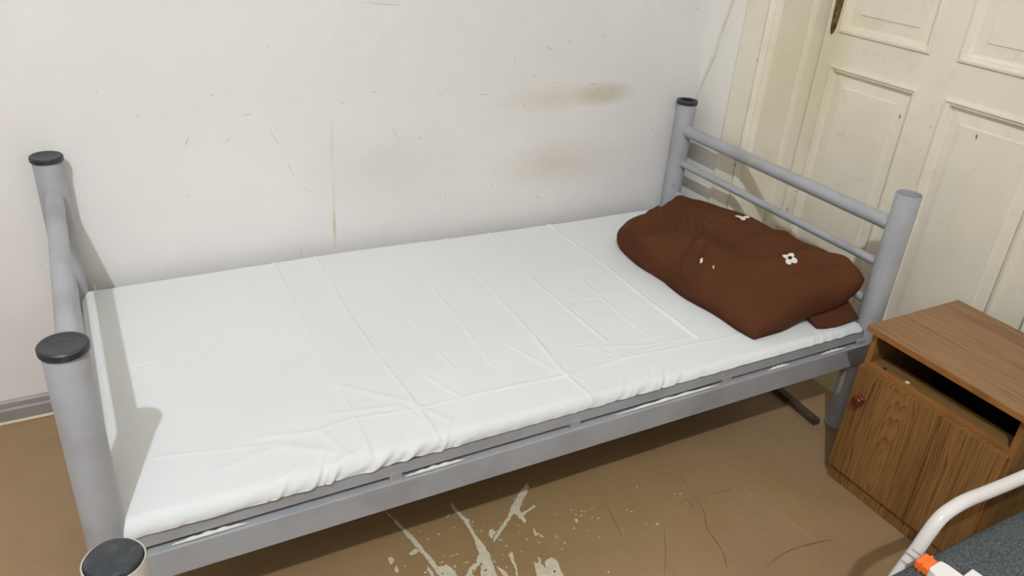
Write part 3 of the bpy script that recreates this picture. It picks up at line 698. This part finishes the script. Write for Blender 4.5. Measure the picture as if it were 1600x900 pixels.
# ------------------------------------------------------------ daybed at the lower right: white tube frame, charcoal cover
db = empty('daybed', (.15, -.735, 0), 'white tube framed daybed in the bottom right corner', 'bed')
db2 = db.location
def wtube(name, pts, r=.0122, k=8, sp=True):
    b = bmesh.new(); P_ = spline(pts, k) if sp else pts
    tube(b, [tuple(Vector(p)-db2) for p in P_], r, 24); return obj(name, b, M['white_metal'], db, smooth=70)
wtube('guard_rail', [(1.99, -.705, .480), (1.985, -.705, .505), (1.95, -.705, .519), (1.85, -.705, .520), (1.55, -.705, .524), (1.42, -.705, .529), (1.345, -.705, .534), (1.305, -.705, .530), (1.277, -.705, .519), (1.258, -.705, .492), (1.240, -.705, .452), (1.222, -.705, .422), (1.205, -.705, .385), (1.197, -.706, .34), (1.195, -.706, .30)])
fr_ = wtube('bed_rail', [(.17, -.705, .30), (2.02, -.705, .30)], .014, 2, False)
wtube('bed_rail', [(.17, -1.55, .30), (2.02, -1.55, .30)], .014, 2, False)
for x in (.19, 2.0):
    wtube('cross_rail', [(x, -.705, .30), (x, -1.55, .30)], .014, 2, False)
    for y in (-.705, -1.55):
        wtube('leg', [(x, y, 0), (x, y, .30)], .014, 2, False)
# charcoal upholstered pad on it
u, v, c_, dx, dy, X, Y, Z = cushion(.16, 2.03, -1.56, -.725, .470, .018, .115, 160, 90)
Z = Z+.0015*vnoise(X*6, Y*6, 21)
pad = grid_mesh('seat_pad', X, Y, Z, M['fabric'])
bmx = bmesh.new(); bmx.from_mesh(pad.data); be = [e for e in bmx.edges if e.is_boundary]; bmesh.ops.edgeloop_fill(bmx, edges=be)
bmesh.ops.recalc_face_normals(bmx, faces=bmx.faces); bmx.to_mesh(pad.data); bmx.free()
tagset(pad, 'charcoal grey fabric mattress pad lying inside the white tube frame', 'mattress')

# plug adaptor and charger lying on the pad
PZ = .4715
def place(o, loc, rz): o.location = loc; o.rotation_euler = (0, 0, rz); return o
ad = empty('plug_adaptor', (1.201, -.742, PZ), 'orange and white two-pin plug lying on the charcoal grey pad', 'plug')
ad.rotation_euler = (0, 0, math.radians(94)); ad.scale = (1.12, 1.12, 1.12)
def rbox(name, dims, m, parent, bev): return boxo(name, dims, m, parent, bevel=bev, seg=3)
# local +x points at the pins
rbox('plug_body', (-.016, .008, -.0145, .0145, 0, .016), M['orange'], ad, .004)
rbox('grip', (-.004, -.001, -.0152, .0152, .0005, .0172), M['orange'], ad, .0005)
for s_ in (-1, 1):
    b = bmesh.new(); lathe(b, [(.0012, .004), (.0015, .008), (.0012, .0245), (.0007, .026), (0, .026)], (0, s_*.0075, .010), (1, 0, 0), 14); obj('pin', b, M['chrome'], ad, smooth=50)
b = bmesh.new()
hw = [(-.014, .0130), (-.017, .0160), (-.026, .0180), (-.062, .0180), (-.066, .0150)]
P0 = [(x_, y_) for x_, y_ in hw]+[(x_, -y_) for x_, y_ in reversed(hw)]
fa = [b.verts.new((x_, y_, 0)) for x_, y_ in P0]; fb = [b.verts.new((x_, y_, .019)) for x_, y_ in P0]
for i in range(len(P0)): j = (i+1) % len(P0); b.faces.new((fa[i], fa[j], fb[j], fb[i]))
b.faces.new(fa); b.faces.new(fb[::-1])
wb = obj('socket_body', b, M['plug_white'], ad, bevel=.002, seg=3); wb['label'] = 'white plastic body'
ch = boxo('charger_block', (-.018, .018, -.012, .012, 0, .016), M['plug_white'], None, bevel=.002, seg=3)
place(ch, (1.243, -.803, PZ), math.radians(6)); tagset(ch, 'small white charger block just right of the orange plug at the bottom edge', 'charger')
